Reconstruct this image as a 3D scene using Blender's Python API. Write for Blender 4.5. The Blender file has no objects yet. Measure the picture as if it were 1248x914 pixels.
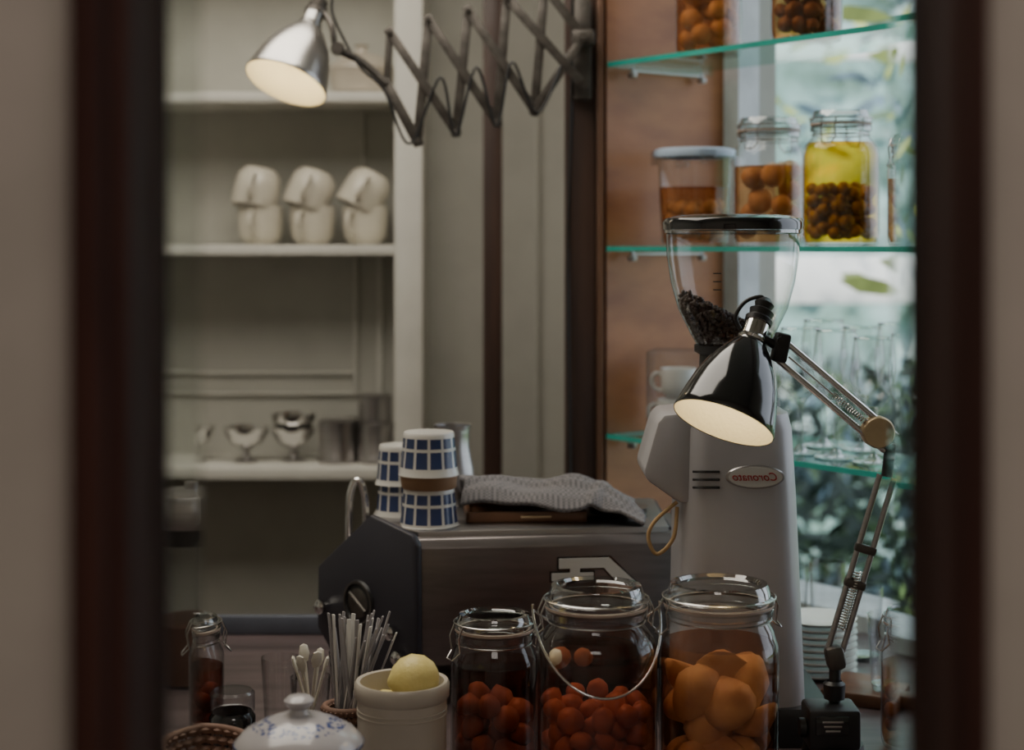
import bpy, bmesh, math, random
from mathutils import Vector, Matrix, Quaternion
random.seed(7)
D = bpy.data
SC = bpy.context.scene
COL = SC.collection
EYE = 1.6
CT = 0.87   # counter top height

# ------------------------------------------------------------ materials
def nt(name):
    m = D.materials.new(name); m.use_nodes = True
    t = m.node_tree; t.nodes.clear()
    o = t.nodes.new('ShaderNodeOutputMaterial')
    return m, t, o

def mat(name, col, rough=0.5, metal=0.0, var=0.12, scale=12.0, bump=0.0, bscale=60.0,
        coat=0.0, stretch=None, spec=0.5, col2=None, sss=0.0, emit=0.0):
    m, t, o = nt(name)
    N, L = t.nodes, t.links
    p = N.new('ShaderNodeBsdfPrincipled')
    p.inputs['Roughness'].default_value = rough
    p.inputs['Metallic'].default_value = metal
    p.inputs['Coat Weight'].default_value = coat
    p.inputs['Coat Roughness'].default_value = 0.08
    p.inputs['Specular IOR Level'].default_value = spec
    tc = N.new('ShaderNodeTexCoord'); mp = N.new('ShaderNodeMapping')
    L.new(tc.outputs['Object'], mp.inputs['Vector'])
    if stretch: mp.inputs['Scale'].default_value = stretch
    nz = N.new('ShaderNodeTexNoise'); nz.inputs['Scale'].default_value = scale
    nz.inputs['Detail'].default_value = 6
    L.new(mp.outputs[0], nz.inputs['Vector'])
    cr = N.new('ShaderNodeValToRGB')
    c2 = col2 if col2 else tuple(max(0, c*(1-var*2)) for c in col)
    cr.color_ramp.elements[0].position = 0.32; cr.color_ramp.elements[0].color = (*c2, 1)
    cr.color_ramp.elements[1].position = 0.62; cr.color_ramp.elements[1].color = (*col, 1)
    L.new(nz.outputs['Fac'], cr.inputs[0]); L.new(cr.outputs[0], p.inputs['Base Color'])
    if bump > 0:
        b2 = N.new('ShaderNodeTexNoise'); b2.inputs['Scale'].default_value = bscale
        L.new(mp.outputs[0], b2.inputs['Vector'])
        bp = N.new('ShaderNodeBump'); bp.inputs['Strength'].default_value = bump
        bp.inputs['Distance'].default_value = 0.002
        L.new(b2.outputs['Fac'], bp.inputs['Height']); L.new(bp.outputs[0], p.inputs['Normal'])
    if emit:
        p.inputs['Emission Color'].default_value = (*col, 1); p.inputs['Emission Strength'].default_value = emit
    L.new(p.outputs[0], o.inputs[0])
    return m

def thin(name, col=(1, 1, 1), edge=(0.6, 0.66, 0.66), refl=0.75, base=0.05, rough=0.03, pw=3.0):
    m, t, o = nt(name); N, L = t.nodes, t.links
    lw = N.new('ShaderNodeLayerWeight'); lw.inputs['Blend'].default_value = 0.5
    pe = N.new('ShaderNodeMath'); pe.operation = 'POWER'; pe.inputs[1].default_value = pw
    L.new(lw.outputs['Facing'], pe.inputs[0])
    ma = N.new('ShaderNodeMath'); ma.operation = 'MULTIPLY_ADD'
    ma.inputs[1].default_value = refl; ma.inputs[2].default_value = base
    L.new(pe.outputs[0], ma.inputs[0])
    mc = N.new('ShaderNodeMix'); mc.data_type = 'RGBA'
    mc.inputs['A'].default_value = (*col, 1); mc.inputs['B'].default_value = (*edge, 1)
    L.new(pe.outputs[0], mc.inputs['Factor'])
    tr = N.new('ShaderNodeBsdfTransparent'); L.new(mc.outputs['Result'], tr.inputs[0])
    gl = N.new('ShaderNodeBsdfGlossy'); gl.inputs['Roughness'].default_value = rough
    mx = N.new('ShaderNodeMixShader')
    L.new(ma.outputs[0], mx.inputs[0]); L.new(tr.outputs[0], mx.inputs[1]); L.new(gl.outputs[0], mx.inputs[2])
    L.new(mx.outputs[0], o.inputs[0])
    return m

def wood(name, c1, c2, rough=0.45, stretch=(6, 6, 0.6), coat=0.1, scale=5, spec=0.5):
    return mat(name, c1, rough, col2=c2, scale=scale, stretch=stretch, bump=0.15, bscale=30, coat=coat, spec=spec)

M = {}
M['wall'] = mat('plaster_white', (0.50, 0.495, 0.44), 0.85, var=0.04, bump=0.1)
M['wallf'] = mat('plaster_beige', (0.40, 0.35, 0.305), 0.9, var=0.05, bump=0.15, bscale=90)
M['shelfw'] = mat('painted_shelf', (0.66, 0.65, 0.59), 0.6, var=0.04)
M['floor'] = wood('floor_wood', (0.12, 0.07, 0.04), (0.07, 0.04, 0.025))
M['ceil'] = mat('ceiling_paint', (0.6, 0.58, 0.54), 0.9, var=0.03)
M['frame'] = wood('frame_wood', (0.060, 0.024, 0.018), (0.032, 0.013, 0.011), 0.75, coat=0.0, spec=0.15)
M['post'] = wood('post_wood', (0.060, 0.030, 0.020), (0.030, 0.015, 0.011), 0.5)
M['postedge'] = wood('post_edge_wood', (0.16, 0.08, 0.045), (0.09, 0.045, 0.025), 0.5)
M['panel'] = wood('panel_wood', (0.37, 0.150, 0.050), (0.25, 0.090, 0.028), 0.5, (2, 2, 5), scale=3)
M['counter'] = wood('counter_wood', (0.11, 0.08, 0.08), (0.06, 0.045, 0.045), 0.4, (0.6, 6, 6))
M['slate'] = mat('counter_edge_paint', (0.11, 0.12, 0.15), 0.5)
M['board'] = wood('board_wood', (0.17, 0.075, 0.035), (0.10, 0.045, 0.022), 0.4, (0.8, 6, 6))
M['glass'] = thin('clear_glass')
M['glassthick'] = thin('thick_glass', (0.9, 0.93, 0.92), (0.35, 0.4, 0.4), 0.8, 0.10, 0.04, 1.7)
M['plastic'] = thin('clear_plastic', (0.93, 0.94, 0.95), (0.6, 0.65, 0.7), 0.5, 0.08, 0.15, 2)
M['shelfglass'] = thin('shelf_glass_face', (0.80, 0.95, 0.91), (0.35, 0.75, 0.66), 0.5, 0.04, 0.02, 3)
M['shelfedge'] = mat('shelf_glass_edge', (0.015, 0.33, 0.26), 0.12, emit=0.05, spec=0.8)
M['liqred'] = thin('liquor_dark_red', (0.66, 0.37, 0.28), (0.25, 0.07, 0.045), 0.25, 0.03, 0.05, 3)
M['liqora'] = thin('liquor_orange', (0.84, 0.585, 0.42), (0.5, 0.22, 0.12), 0.25, 0.03, 0.05, 3)
M['liqamb'] = thin('liquor_amber', (0.83, 0.58, 0.35), (0.5, 0.22, 0.08), 0.2, 0.03, 0.05, 3)
M['liqyel'] = thin('liquor_yellow', (0.98, 0.74, 0.18), (0.75, 0.42, 0.04), 0.2, 0.03, 0.05, 3)
M['plum'] = mat('fruit_plum', (0.46, 0.28, 0.20), 0.45, col2=(0.28, 0.16, 0.12), scale=25, bump=0.3)
M['umebrown'] = mat('fruit_brown', (0.28, 0.17, 0.11), 0.5, col2=(0.14, 0.08, 0.055), scale=25, bump=0.4)
M['cherry'] = mat('fruit_cherry', (0.68, 0.40, 0.27), 0.35, col2=(0.40, 0.20, 0.14), scale=30)
M['peach'] = mat('fruit_peach', (0.84, 0.70, 0.44), 0.45, col2=(0.56, 0.38, 0.24), scale=18, bump=0.25)
M['palefruit'] = mat('fruit_apricot', (0.62, 0.46, 0.31), 0.45, col2=(0.42, 0.28, 0.18), scale=22, bump=0.25)
M['lemon'] = mat('lemon_skin', (0.80, 0.67, 0.25), 0.45, col2=(0.72, 0.58, 0.19), scale=30, bump=0.4, bscale=200)
M['dark fruit'] = mat('fruit_dark', (0.16, 0.06, 0.03), 0.5, bump=0.4)
M['steel'] = mat('brushed_steel', (0.46, 0.44, 0.43), 0.32, 1.0, var=0.08, scale=4, stretch=(1, 1, 30))
M['panelsteel'] = mat('panel_steel', (0.235, 0.21, 0.205), 0.33, 0.85, var=0.10, scale=4, stretch=(1, 20, 20))
M['chrome'] = mat('chrome', (0.75, 0.74, 0.72), 0.1, 1.0, var=0.02)
M['alu'] = mat('spun_aluminium', (0.60, 0.585, 0.56), 0.3, 1.0, var=0.1, scale=10)
M['oldmetal'] = mat('aged_metal', (0.15, 0.135, 0.12), 0.45, 0.7, var=0.25, scale=30)
M['wire'] = mat('wire_metal', (0.6, 0.58, 0.55), 0.25, 1.0)
M['mgrey'] = mat('machine_grey', (0.034, 0.032, 0.042), 0.42, var=0.05, bump=0.05, bscale=300)
M['black'] = mat('black_enamel', (0.010, 0.010, 0.011), 0.12, coat=0.6, var=0.02)
M['blackm'] = mat('black_plastic', (0.018, 0.017, 0.018), 0.4, var=0.1)
M['cream'] = mat('shade_inside', (0.80, 0.74, 0.54), 0.7, var=0.03, bump=0.3, bscale=150)
M['bulb'] = mat('bulb_glass', (1.0, 0.82, 0.5), 0.4, emit=1.5)
M['grinder'] = mat('grinder_paint', (0.47, 0.455, 0.465), 0.38, 0.15, var=0.04, coat=0.2)
M['badge'] = mat('badge_enamel', (0.66, 0.66, 0.62), 0.35, var=0.03)
M['red'] = mat('red_enamel', (0.45, 0.03, 0.03), 0.4)
M['ceramic'] = mat('cream_ceramic', (0.64, 0.60, 0.50), 0.3, var=0.05, coat=0.3)
M['crock'] = mat('stoneware', (0.52, 0.465, 0.385), 0.35, var=0.06, coat=0.3, bump=0.1)
M['white'] = mat('white_porcelain', (0.68, 0.66, 0.61), 0.22, var=0.03, coat=0.3)
M['blue'] = mat('blue_glaze', (0.030, 0.050, 0.14), 0.25, coat=0.3)
M['tan'] = mat('raw_clay', (0.33, 0.19, 0.10), 0.6)
M['bean'] = mat('coffee_bean', (0.055, 0.028, 0.016), 0.45, var=0.3)
M['wicker'] = mat('wicker', (0.22, 0.12, 0.08), 0.7, bump=0.5)
M['gasket'] = mat('rubber_gasket', (0.50, 0.38, 0.31), 0.6)
M['label'] = mat('pale_blue_lid', (0.45, 0.56, 0.70), 0.4)
M['rope'] = mat('twine', (0.45, 0.30, 0.15), 0.8, bump=0.4)
M['winf'] = mat('window_paint', (0.62, 0.66, 0.68), 0.5)
M['paper'] = mat('paper_sleeve', (0.33, 0.31, 0.31), 0.6)
M['brass'] = mat('brass', (0.75, 0.58, 0.36), 0.4, 0.8)

def waffle():
    m, t, o = nt('waffle_cloth'); N, L = t.nodes, t.links
    p = N.new('ShaderNodeBsdfPrincipled'); p.inputs['Roughness'].default_value = 0.95
    tc = N.new('ShaderNodeTexCoord')
    ck = N.new('ShaderNodeTexChecker'); ck.inputs['Scale'].default_value = 230
    ck.inputs['Color1'].default_value = (0.200, 0.188, 0.190, 1); ck.inputs['Color2'].default_value = (0.110, 0.103, 0.107, 1)
    L.new(tc.outputs['Object'], ck.inputs['Vector'])
    L.new(ck.outputs['Color'], p.inputs['Base Color'])
    b = N.new('ShaderNodeBump'); b.inputs['Strength'].default_value = 0.5; b.inputs['Distance'].default_value = 0.002
    L.new(ck.outputs['Fac'], b.inputs['Height']); L.new(b.outputs[0], p.inputs['Normal'])
    L.new(p.outputs[0], o.inputs[0]); return m
M['cloth'] = waffle()

def floral():
    m, t, o = nt('blue_floral_porcelain'); N, L = t.nodes, t.links
    p = N.new('ShaderNodeBsdfPrincipled'); p.inputs['Roughness'].default_value = 0.2
    p.inputs['Coat Weight'].default_value = 0.3
    tc = N.new('ShaderNodeTexCoord')
    sx = N.new('ShaderNodeSeparateXYZ'); L.new(tc.outputs['Object'], sx.inputs[0])
    cx = N.new('ShaderNodeCombineXYZ'); L.new(sx.outputs[0], cx.inputs[0]); L.new(sx.outputs[1], cx.inputs[1])
    ln = N.new('ShaderNodeVectorMath'); ln.operation = 'LENGTH'; L.new(cx.outputs[0], ln.inputs[0])
    sb = N.new('ShaderNodeMath'); sb.operation = 'SUBTRACT'; sb.inputs[1].default_value = 0.045
    L.new(ln.outputs['Value'], sb.inputs[0])
    ab = N.new('ShaderNodeMath'); ab.operation = 'ABSOLUTE'; L.new(sb.outputs[0], ab.inputs[0])
    lt = N.new('ShaderNodeMath'); lt.operation = 'LESS_THAN'; lt.inputs[1].default_value = 0.010
    L.new(ab.outputs[0], lt.inputs[0])
    vo = N.new('ShaderNodeTexVoronoi'); vo.inputs['Scale'].default_value = 150
    L.new(tc.outputs['Object'], vo.inputs['Vector'])
    l2 = N.new('ShaderNodeMath'); l2.operation = 'LESS_THAN'; l2.inputs[1].default_value = 0.46
    L.new(vo.outputs['Distance'], l2.inputs[0])
    mu = N.new('ShaderNodeMath'); mu.operation = 'MULTIPLY'; L.new(lt.outputs[0], mu.inputs[0]); L.new(l2.outputs[0], mu.inputs[1])
    mx = N.new('ShaderNodeMix'); mx.data_type = 'RGBA'
    mx.inputs['A'].default_value = (0.44, 0.415, 0.42, 1); mx.inputs['B'].default_value = (0.05, 0.08, 0.22, 1)
    L.new(mu.outputs[0], mx.inputs['Factor']); L.new(mx.outputs['Result'], p.inputs['Base Color'])
    L.new(p.outputs[0], o.inputs[0]); return m
M['floral'] = floral()

# ------------------------------------------------------------ builders
def empty(name, loc=(0, 0, 0), rz=0.0):
    e = D.objects.new(name, None); COL.objects.link(e)
    e.empty_display_size = 0.05
    e.location = loc; e.rotation_euler = (0, 0, rz); return e

def add(name, me, mats, parent=None, loc=(0, 0, 0), rot=None, smooth=True, ang=40):
    ob = D.objects.new(name, me); COL.objects.link(ob)
    if not isinstance(mats, (list, tuple)): mats = [mats]
    for m in mats: me.materials.append(m)
    ob.location = loc
    if rot is not None:
        if isinstance(rot, Quaternion):
            ob.rotation_mode = 'QUATERNION'; ob.rotation_quaternion = rot
        else: ob.rotation_euler = rot
    if smooth:
        me.shade_smooth(); me.set_sharp_from_angle(angle=math.radians(ang))
    if parent: ob.parent = parent
    return ob

def lathe(name, prof, m, parent=None, loc=(0, 0, 0), rot=None, seg=48, fm=None, ang=40, sx=1, sy=1):
    vs, fs, ids = [], [], []; idx = []
    for r, z in prof:
        if r < 1e-6:
            idx.append([len(vs)]*seg); vs.append((0, 0, z))
        else:
            row = []
            for j in range(seg):
                a = 2*math.pi*j/seg; row.append(len(vs)); vs.append((r*math.cos(a)*sx, r*math.sin(a)*sy, z))
            idx.append(row)
    for i in range(len(prof)-1):
        for j in range(seg):
            k = (j+1) % seg
            q = [idx[i][j], idx[i][k], idx[i+1][k], idx[i+1][j]]
            q2 = []
            for v in q:
                if v not in q2: q2.append(v)
            if len(q2) > 2:
                fs.append(q2); ids.append(fm(i, j) if fm else 0)
    me = D.meshes.new(name); me.from_pydata(vs, [], fs); me.update()
    ob = add(name, me, m, parent, loc, rot, True, ang)
    for p, i in zip(me.polygons, ids): p.material_index = i
    return ob

def box(name, size, loc, m, parent=None, bevel=0.0, rot=None, seg=2):
    bm = bmesh.new(); bmesh.ops.create_cube(bm, size=1)
    bmesh.ops.scale(bm, vec=size, verts=bm.verts)
    if bevel: bmesh.ops.bevel(bm, geom=bm.edges[:], offset=bevel, segments=seg, profile=0.5, affect='EDGES')
    me = D.meshes.new(name); bm.to_mesh(me); bm.free()
    return add(name, me, m, parent, loc, rot, bevel > 0)

def prism(name, A, B, m, parent=None, bevel=0.0, loc=(0, 0, 0), rot=None):
    """solid between two matching 3-D polygons"""
    bm = bmesh.new()
    a = [bm.verts.new(p) for p in A]; b = [bm.verts.new(p) for p in B]
    bm.faces.new(a); bm.faces.new(b[::-1]); n = len(a)
    for i in range(n): bm.faces.new((a[i], b[i], b[(i+1) % n], a[(i+1) % n]))
    bmesh.ops.recalc_face_normals(bm, faces=bm.faces)
    if bevel: bmesh.ops.bevel(bm, geom=bm.edges[:], offset=bevel, segments=2, profile=0.5, affect='EDGES')
    me = D.meshes.new(name); bm.to_mesh(me); bm.free()
    return add(name, me, m, parent, loc, rot, bevel > 0, 30)

def plan(name, poly, z0, z1, m, parent=None, bevel=0.0):
    return prism(name, [(x, y, z0) for x, y in poly], [(x, y, z1) for x, y in poly], m, parent, bevel)

def tube(name, pts, r, m, parent=None, cyc=False, smooth=False, res=8, loc=(0, 0, 0), rot=None):
    pts = [Vector(p) for p in pts]
    if smooth:
        out = []; n = len(pts)
        rng = range(n) if cyc else range(n-1)
        for i in rng:
            p0 = pts[(i-1) % n] if (cyc or i > 0) else pts[0]
            p1 = pts[i]; p2 = pts[(i+1) % n]
            p3 = pts[(i+2) % n] if (cyc or i+2 < n) else pts[-1]
            for s in range(8):
                t = s/8
                out.append(0.5*((2*p1)+(-p0+p2)*t+(2*p0-5*p1+4*p2-p3)*t*t+(-p0+3*p1-3*p2+p3)*t**3))
        if not cyc: out.append(pts[-1])
        pts = out
    n = len(pts); vs = []; fs = []
    up = None
    for i, p in enumerate(pts):
        if cyc: tg = pts[(i+1) % n]-pts[i-1]
        else: tg = pts[min(i+1, n-1)]-pts[max(i-1, 0)]
        tg.normalize()
        if up is None:
            up = Vector((0, 0, 1)) if abs(tg.z) < 0.9 else Vector((1, 0, 0))
        a = (up-tg*up.dot(tg))
        if a.length < 1e-4: a = tg.orthogonal()
        a.normalize(); b = tg.cross(a); up = a
        for k in range(res):
            w = 2*math.pi*k/res
            vs.append(p+a*math.cos(w)*r+b*math.sin(w)*r)
    for i in range(n if cyc else n-1):
        j = (i+1) % n
        for k in range(res):
            l = (k+1) % res
            fs.append((i*res+k, i*res+l, j*res+l, j*res+k))
    if not cyc:
        fs.append(tuple(range(res))[::-1]); fs.append(tuple((n-1)*res+k for k in range(res)))
    me = D.meshes.new(name); me.from_pydata([tuple(v) for v in vs], [], fs); me.update()
    return add(name, me, m, parent, loc, rot, True, 50)

def strap(name, a, b, w, th, m, parent):
    """flat metal bar from a to b lying in the XZ plane"""
    a = Vector(a); b = Vector(b); d = b-a
    ang = math.atan2(d.z, d.x)
    return box(name, (d.length+w, th, w), (a+b)/2, m, parent, min(w, th)*0.3, (0, -ang, 0))

def blobs(name, items, m, parent, sub=2, jitter=0.05, half=0.0):
    """items: (x,y,z,r,(sx,sy,sz)); half = share of fruit cut in halves / wedges"""
    bm = bmesh.new()
    for (x, y, z, r, s) in items:
        q = Matrix.Rotation(random.uniform(0, 6.3), 4, Vector((random.random()-.5, random.random()-.5, random.random()-.5)).normalized())
        mt = Matrix.Translation((x, y, z)) @ q @ Matrix.Diagonal((s[0], s[1], s[2], 1))
        res = bmesh.ops.create_icosphere(bm, subdivisions=sub, radius=r)
        vv = res['verts']; hf = random.random() < half; ph = random.uniform(0, 6.28)
        for v in vv:
            v.co *= 1+random.uniform(-jitter, jitter)*0.5+jitter*1.2*math.sin(3*math.atan2(v.co.y, v.co.x)+ph)*0.5
            if v.co.z > 0: v.co.z *= 1.08
            if hf:
                v.co.x *= 1.25
                t = max(0.0, v.co.x/r); v.co.y *= 1-0.30*t; v.co.z *= 1-0.25*t
                if v.co.y < -0.12*r: v.co.y = -0.12*r+(v.co.y+0.12*r)*0.12
        bmesh.ops.transform(bm, matrix=mt, verts=vv)
    me = D.meshes.new(name); bm.to_mesh(me); bm.free()
    return add(name, me, m, parent, ang=55 if half else 180)

def pack(R, z0, z1, r, tries=2500, gap=1.7, rmin=0.85, smin=0.85):
    pts = []
    for _ in range(tries):
        rr = r*random.uniform(rmin, 1.12)
        a = random.uniform(0, 6.283); q = (R-rr)*math.sqrt(random.random())
        if random.random() < 0.5: q = R-rr
        x, y, z = q*math.cos(a), q*math.sin(a), random.uniform(z0+rr, max(z0+rr+1e-4, z1-rr*0.3))
        if all((x-p[0])**2+(y-p[1])**2+(z-p[2])**2 > ((rr+p[3])*gap/2)**2 for p in pts):
            pts.append((x, y, z, rr, (1, random.uniform(smin, 1), random.uniform(smin, 1))))
    return pts

# ------------------------------------------------------------ jars
def jar(loc, R, H, rn, liq=None, lh=0.6, fruit=None, fr=0.016, fh=0.5, handle=False, rz=0.0, name='preserving_jar', gap=1.7, lidh=None, smin=0.85, half=0.0, jit=0.06):
    e = empty(name, loc, rz)
    lh_ = lidh or H*0.11
    hb = H-lh_           # rim of body
    sh = hb*0.84         # shoulder begins
    prof = [(0, 0.004), (R*0.80, 0.003), (R*0.93, 0.0), (R*0.985, 0.008), (R, 0.02), (R, sh*0.5), (R, sh*0.90),
            (R*0.98, sh*0.95), (R*0.93, sh), (rn*1.02+(R-rn)*0.3, sh+(hb-sh)*0.22), (rn*1.0, sh+(hb-sh)*0.45), (rn*0.98, hb-0.012),
            (rn*1.06, hb-0.009), (rn*1.06, hb)]
    lathe('body', prof, M['glass'], e, seg=56, ang=60)
    lathe('rim_ring', [(rn*1.0, hb-0.013), (rn*1.08, hb-0.011), (rn*1.09, hb-0.003), (rn*1.0, hb)], M['glassthick'], e)
    lathe('gasket', [(rn*0.95, hb), (rn*1.09, hb), (rn*1.09, hb+0.003), (rn*0.95, hb+0.003)], M['gasket'], e)
    lathe('lid', [(rn*1.0, hb+0.003), (rn*1.10, hb+0.004), (rn*1.11, hb+0.010), (rn*1.03, hb+0.013), (rn*1.0, hb+lh_*0.75),
                  (rn*0.96, hb+lh_*0.97), (rn*0.85, hb+lh_), (rn*0.80, hb+lh_*0.86), (0, hb+lh_*0.84)], M['glassthick'], e)
    def ring(nm, r, z):
        tube(nm, [(r*math.cos(a*math.pi/16), r*math.sin(a*math.pi/16), z) for a in range(32)], 0.0013, M['wire'], e, cyc=True, res=6)
    ring('neck_wire', rn*1.04, hb-0.017); ring('lid_wire', rn*1.12, hb+0.012)
    for sgn, nm in ((1, 'clamp'), (-1, 'hinge')):
        q = rn*1.10*sgn
        w = 0.013
        tube(nm, [(q, -w, hb+0.012), (q+0.007*sgn, -w, hb-0.004), (q+0.004*sgn, -w, hb-0.024), (q+0.014*sgn, -w*0.6, hb-0.034),
                  (q+0.014*sgn, w*0.6, hb-0.034), (q+0.004*sgn, w, hb-0.024), (q+0.007*sgn, w, hb-0.004), (q, w, hb+0.012)], 0.0014, M['wire'], e, res=6)
    if liq:
        zl = H*lh; r2 = R*0.965; pr = [(0, 0.007), (R*0.9, 0.006), (r2, 0.018)]
        if zl > sh*0.93:
            rr = r2*0.90 if zl > sh else r2*0.96
            pr += [(r2, sh*0.88), (rr, zl), (0, zl)]
        else: pr += [(r2, zl), (0, zl)]
        lathe('liquor', pr, liq, e, seg=48, ang=50)
    if fruit:
        blobs('fruit', pack(R*0.93, 0.01, H*fh, fr, gap=gap, smin=smin), fruit, e, half=half, jitter=jit, sub=3 if half else 2)
    if handle:
        rh = R+0.0045
        pts = []
        for i in range(29):
            a = math.pi*i/28
            pts.append((rh*math.cos(a), -rh*math.sin(a), hb-0.002-0.098*math.sin(a)))
        tube('bail_handle', pts, 0.0019, M['chrome'], e, res=8)
        for s in (-1, 1):
            tube('handle_pivot', [(rn*1.04*s, 0, hb-0.016), (rh*s, 0, hb-0.002), (rh*s, 0, hb+0.006)], 0.0019, M['chrome'], e)
    return e

# ------------------------------------------------------------ room shell
u = Vector((0.599, -0.801, 0)); n = Vector((0.801, 0.599, 0))
LP = Vector((0.19, 3.27, 0)); CP = LP+n*0.32
ZT = 2.8
plan('floor', [(-2.2, -1.6), (2.6, -1.6), (2.6, 1.0), (CP.x+0.05, 4.3), (-2.2, 4.3)], -0.06, 0, M['floor'])
plan('ceiling', [(-2.3, -1.7), (2.9, -1.7), (2.9, 1.0), (CP.x+0.3, 4.4), (-2.3, 4.4)], ZT, ZT+0.1, M['ceil'])
plan('wall_back', [(-2.2, 4.2), (CP.x+0.12, 4.2), (CP.x+0.12, 4.3), (-2.2, 4.3)], 0, ZT, M['wall'])
plan('wall_left', [(-2.3, -1.6), (-2.2, -1.6), (-2.2, 4.3), (-2.3, 4.3)], 0, ZT, M['wall'])
plan('wall_rear', [(-2.2, -1.7), (2.6, -1.7), (2.6, -1.6), (-2.2, -1.6)], 0, ZT, M['wallf'])
plan('wall_right', [(2.6, -1.7), (2.7, -1.7), (2.7, 1.0), (2.6, 1.0)], 0, ZT, M['wallf'])
def wpt(s, t=0): p = CP+u*s+n*t; return (p.x, p.y)
def wseg(name, s0, s1, z0, z1, m, t0=0.0, t1=0.1, parent=None, bevel=0):
    return plan(name, [wpt(s0, t0), wpt(s1, t0), wpt(s1, t1), wpt(s0, t1)], z0, z1, m, parent, bevel)
SE = 3.4
wseg('wall_window_lower', 0.0, SE, 0, 0.86, M['wall'])
wseg('wall_window_upper', 0.0, SE, 2.5, ZT, M['wall'])
wseg('wall_window_end', 1.7, SE, 0.86, 2.5, M['wall'])
plan('wall_return', [(CP.x+0.02, CP.y+0.02), (CP.x+0.12, CP.y+0.06), (CP.x+0.12, 4.2), (CP.x+0.02, 4.2)], 0, ZT, M['wall'])
w1 = empty('window_1')
wseg('jamb_left', 0.0, 0.045, 0.90, 2.5, M['winf'], 0.0, 0.06, w1)
wseg('jamb_right', 1.64, 1.70, 0.90, 2.5, M['winf'], 0.0, 0.09, w1)
wseg('window_sill', 0.0, 1.7, 0.86, 0.90, M['winf'], -0.04, 0.12, w1)
wseg('window_head', 0.06, 1.64, 2.44, 2.5, M['winf'], 0.0, 0.09, w1)
wseg('mullion', 0.82, 0.87, 0.90, 2.44, M['winf'], 0.02, 0.07, w1)

# foreground partition with opening
Y0, Y1 = 0.93, 1.03
XL, XR = -0.245, 0.264
plan('wall_front_left', [(-2.2, Y0), (XL, Y0), (XL, Y1), (-2.2, Y1)], 0, ZT, M['wallf'])
plan('wall_front_right', [(XR, Y0), (2.6, Y0), (2.6, Y1), (XR, Y1)], 0, ZT, M['wallf'])
plan('wall_front_lower', [(XL, Y0), (XR, Y0), (XR, Y1), (XL, Y1)], 0, 1.02, M['wallf'])
plan('wall_front_upper', [(XL, Y0), (XR, Y0), (XR, Y1), (XL, Y1)], 2.08, ZT, M['wallf'])
fr = empty('window_2')
def jamb(s):
    x0 = XL if s < 0 else XR
    wdt = 0.029 if s < 0 else 0.014
    sg = 1 if s < 0 else -1
    pr = [(0, Y0-0.022), (0.30, Y0-0.026), (0.62, Y0-0.022), (0.68, Y0-0.008), (0.93, Y0-0.004), (1.0, Y0+0.006), (1.0, Y1), (0, Y1)]
    P = [(x0+sg*wdt*a, b) for a, b in pr]
    plan('jamb_left' if s < 0 else 'jamb_right', P, 1.02, 2.08, M['frame'], fr)
jamb(-1); jamb(1)
box('frame_sill', (XR-XL, 0.13, 0.05), ((XL+XR)/2, (Y0+Y1)/2-0.01, 1.045), M['frame'], fr, 0.004)
box('frame_head', (XR-XL, 0.13, 0.05), ((XL+XR)/2, (Y0+Y1)/2-0.01, 2.055), M['frame'], fr, 0.004)
mg, t_, o_ = nt('bevelled_glass')
g_ = t_.nodes.new('ShaderNodeBsdfGlass'); g_.inputs['IOR'].default_value = 1.5; g_.inputs['Roughness'].default_value = 0.02
g_.inputs['Color'].default_value = (0.90, 0.92, 0.91, 1); t_.links.new(g_.outputs[0], o_.inputs[0])
def bstrip(nm, xa, xb):
    P = [(xa, 1.005), (xb, 1.005), (xb, 1.0075), (xa, 1.0092)]
    plan(nm, P, 1.07, 2.03, mg, fr)
bstrip('bevelled_edge_left', -0.216, -0.191)
bstrip('bevelled_edge_right', 0.250, 0.234)

# ------------------------------------------------------------ white shelf unit
su = empty('built_in_shelf')
def sbox(nm, x0, x1, y0, y1, z0, z1, m=M['shelfw'], bv=0.003):
    return box(nm, (x1-x0, y1-y0, z1-z0), ((x0+x1)/2, (y0+y1)/2, (z0+z1)/2), m, su, bv)
sbox('post_right', -0.282, -0.214, 3.93, 4.20, 0, 2.8)
sbox('post_left', -1.42, -1.35, 3.93, 4.20, 0, 2.8)
for i, (z0, z1) in enumerate(((1.945, 1.970), (1.578, 1.603), (1.040, 1.068), (2.35, 2.375))):
    sbox('board_%d' % i, -1.35, -0.282, 3.93, 4.20, z0, z1)
sbox('panel_rail_top', -1.35, -0.40, 4.185, 4.2, 1.272, 1.280)
sbox('panel_rail_bottom', -1.35, -0.40, 4.185, 4.2, 1.220, 1.226)
sbox('panel_stile', -0.405, -0.395, 4.185, 4.2, 1.22, 1.578)
sbox('batten', -0.345, -0.33, 4.185, 4.2, 1.07, 1.578)
sbox('batten_upper', -0.385, -0.378, 4.185, 4.2, 1.60, 1.945)
sbox('plinth', -1.35, -0.282, 4.17, 4.2, 0, 0.10)

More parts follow.
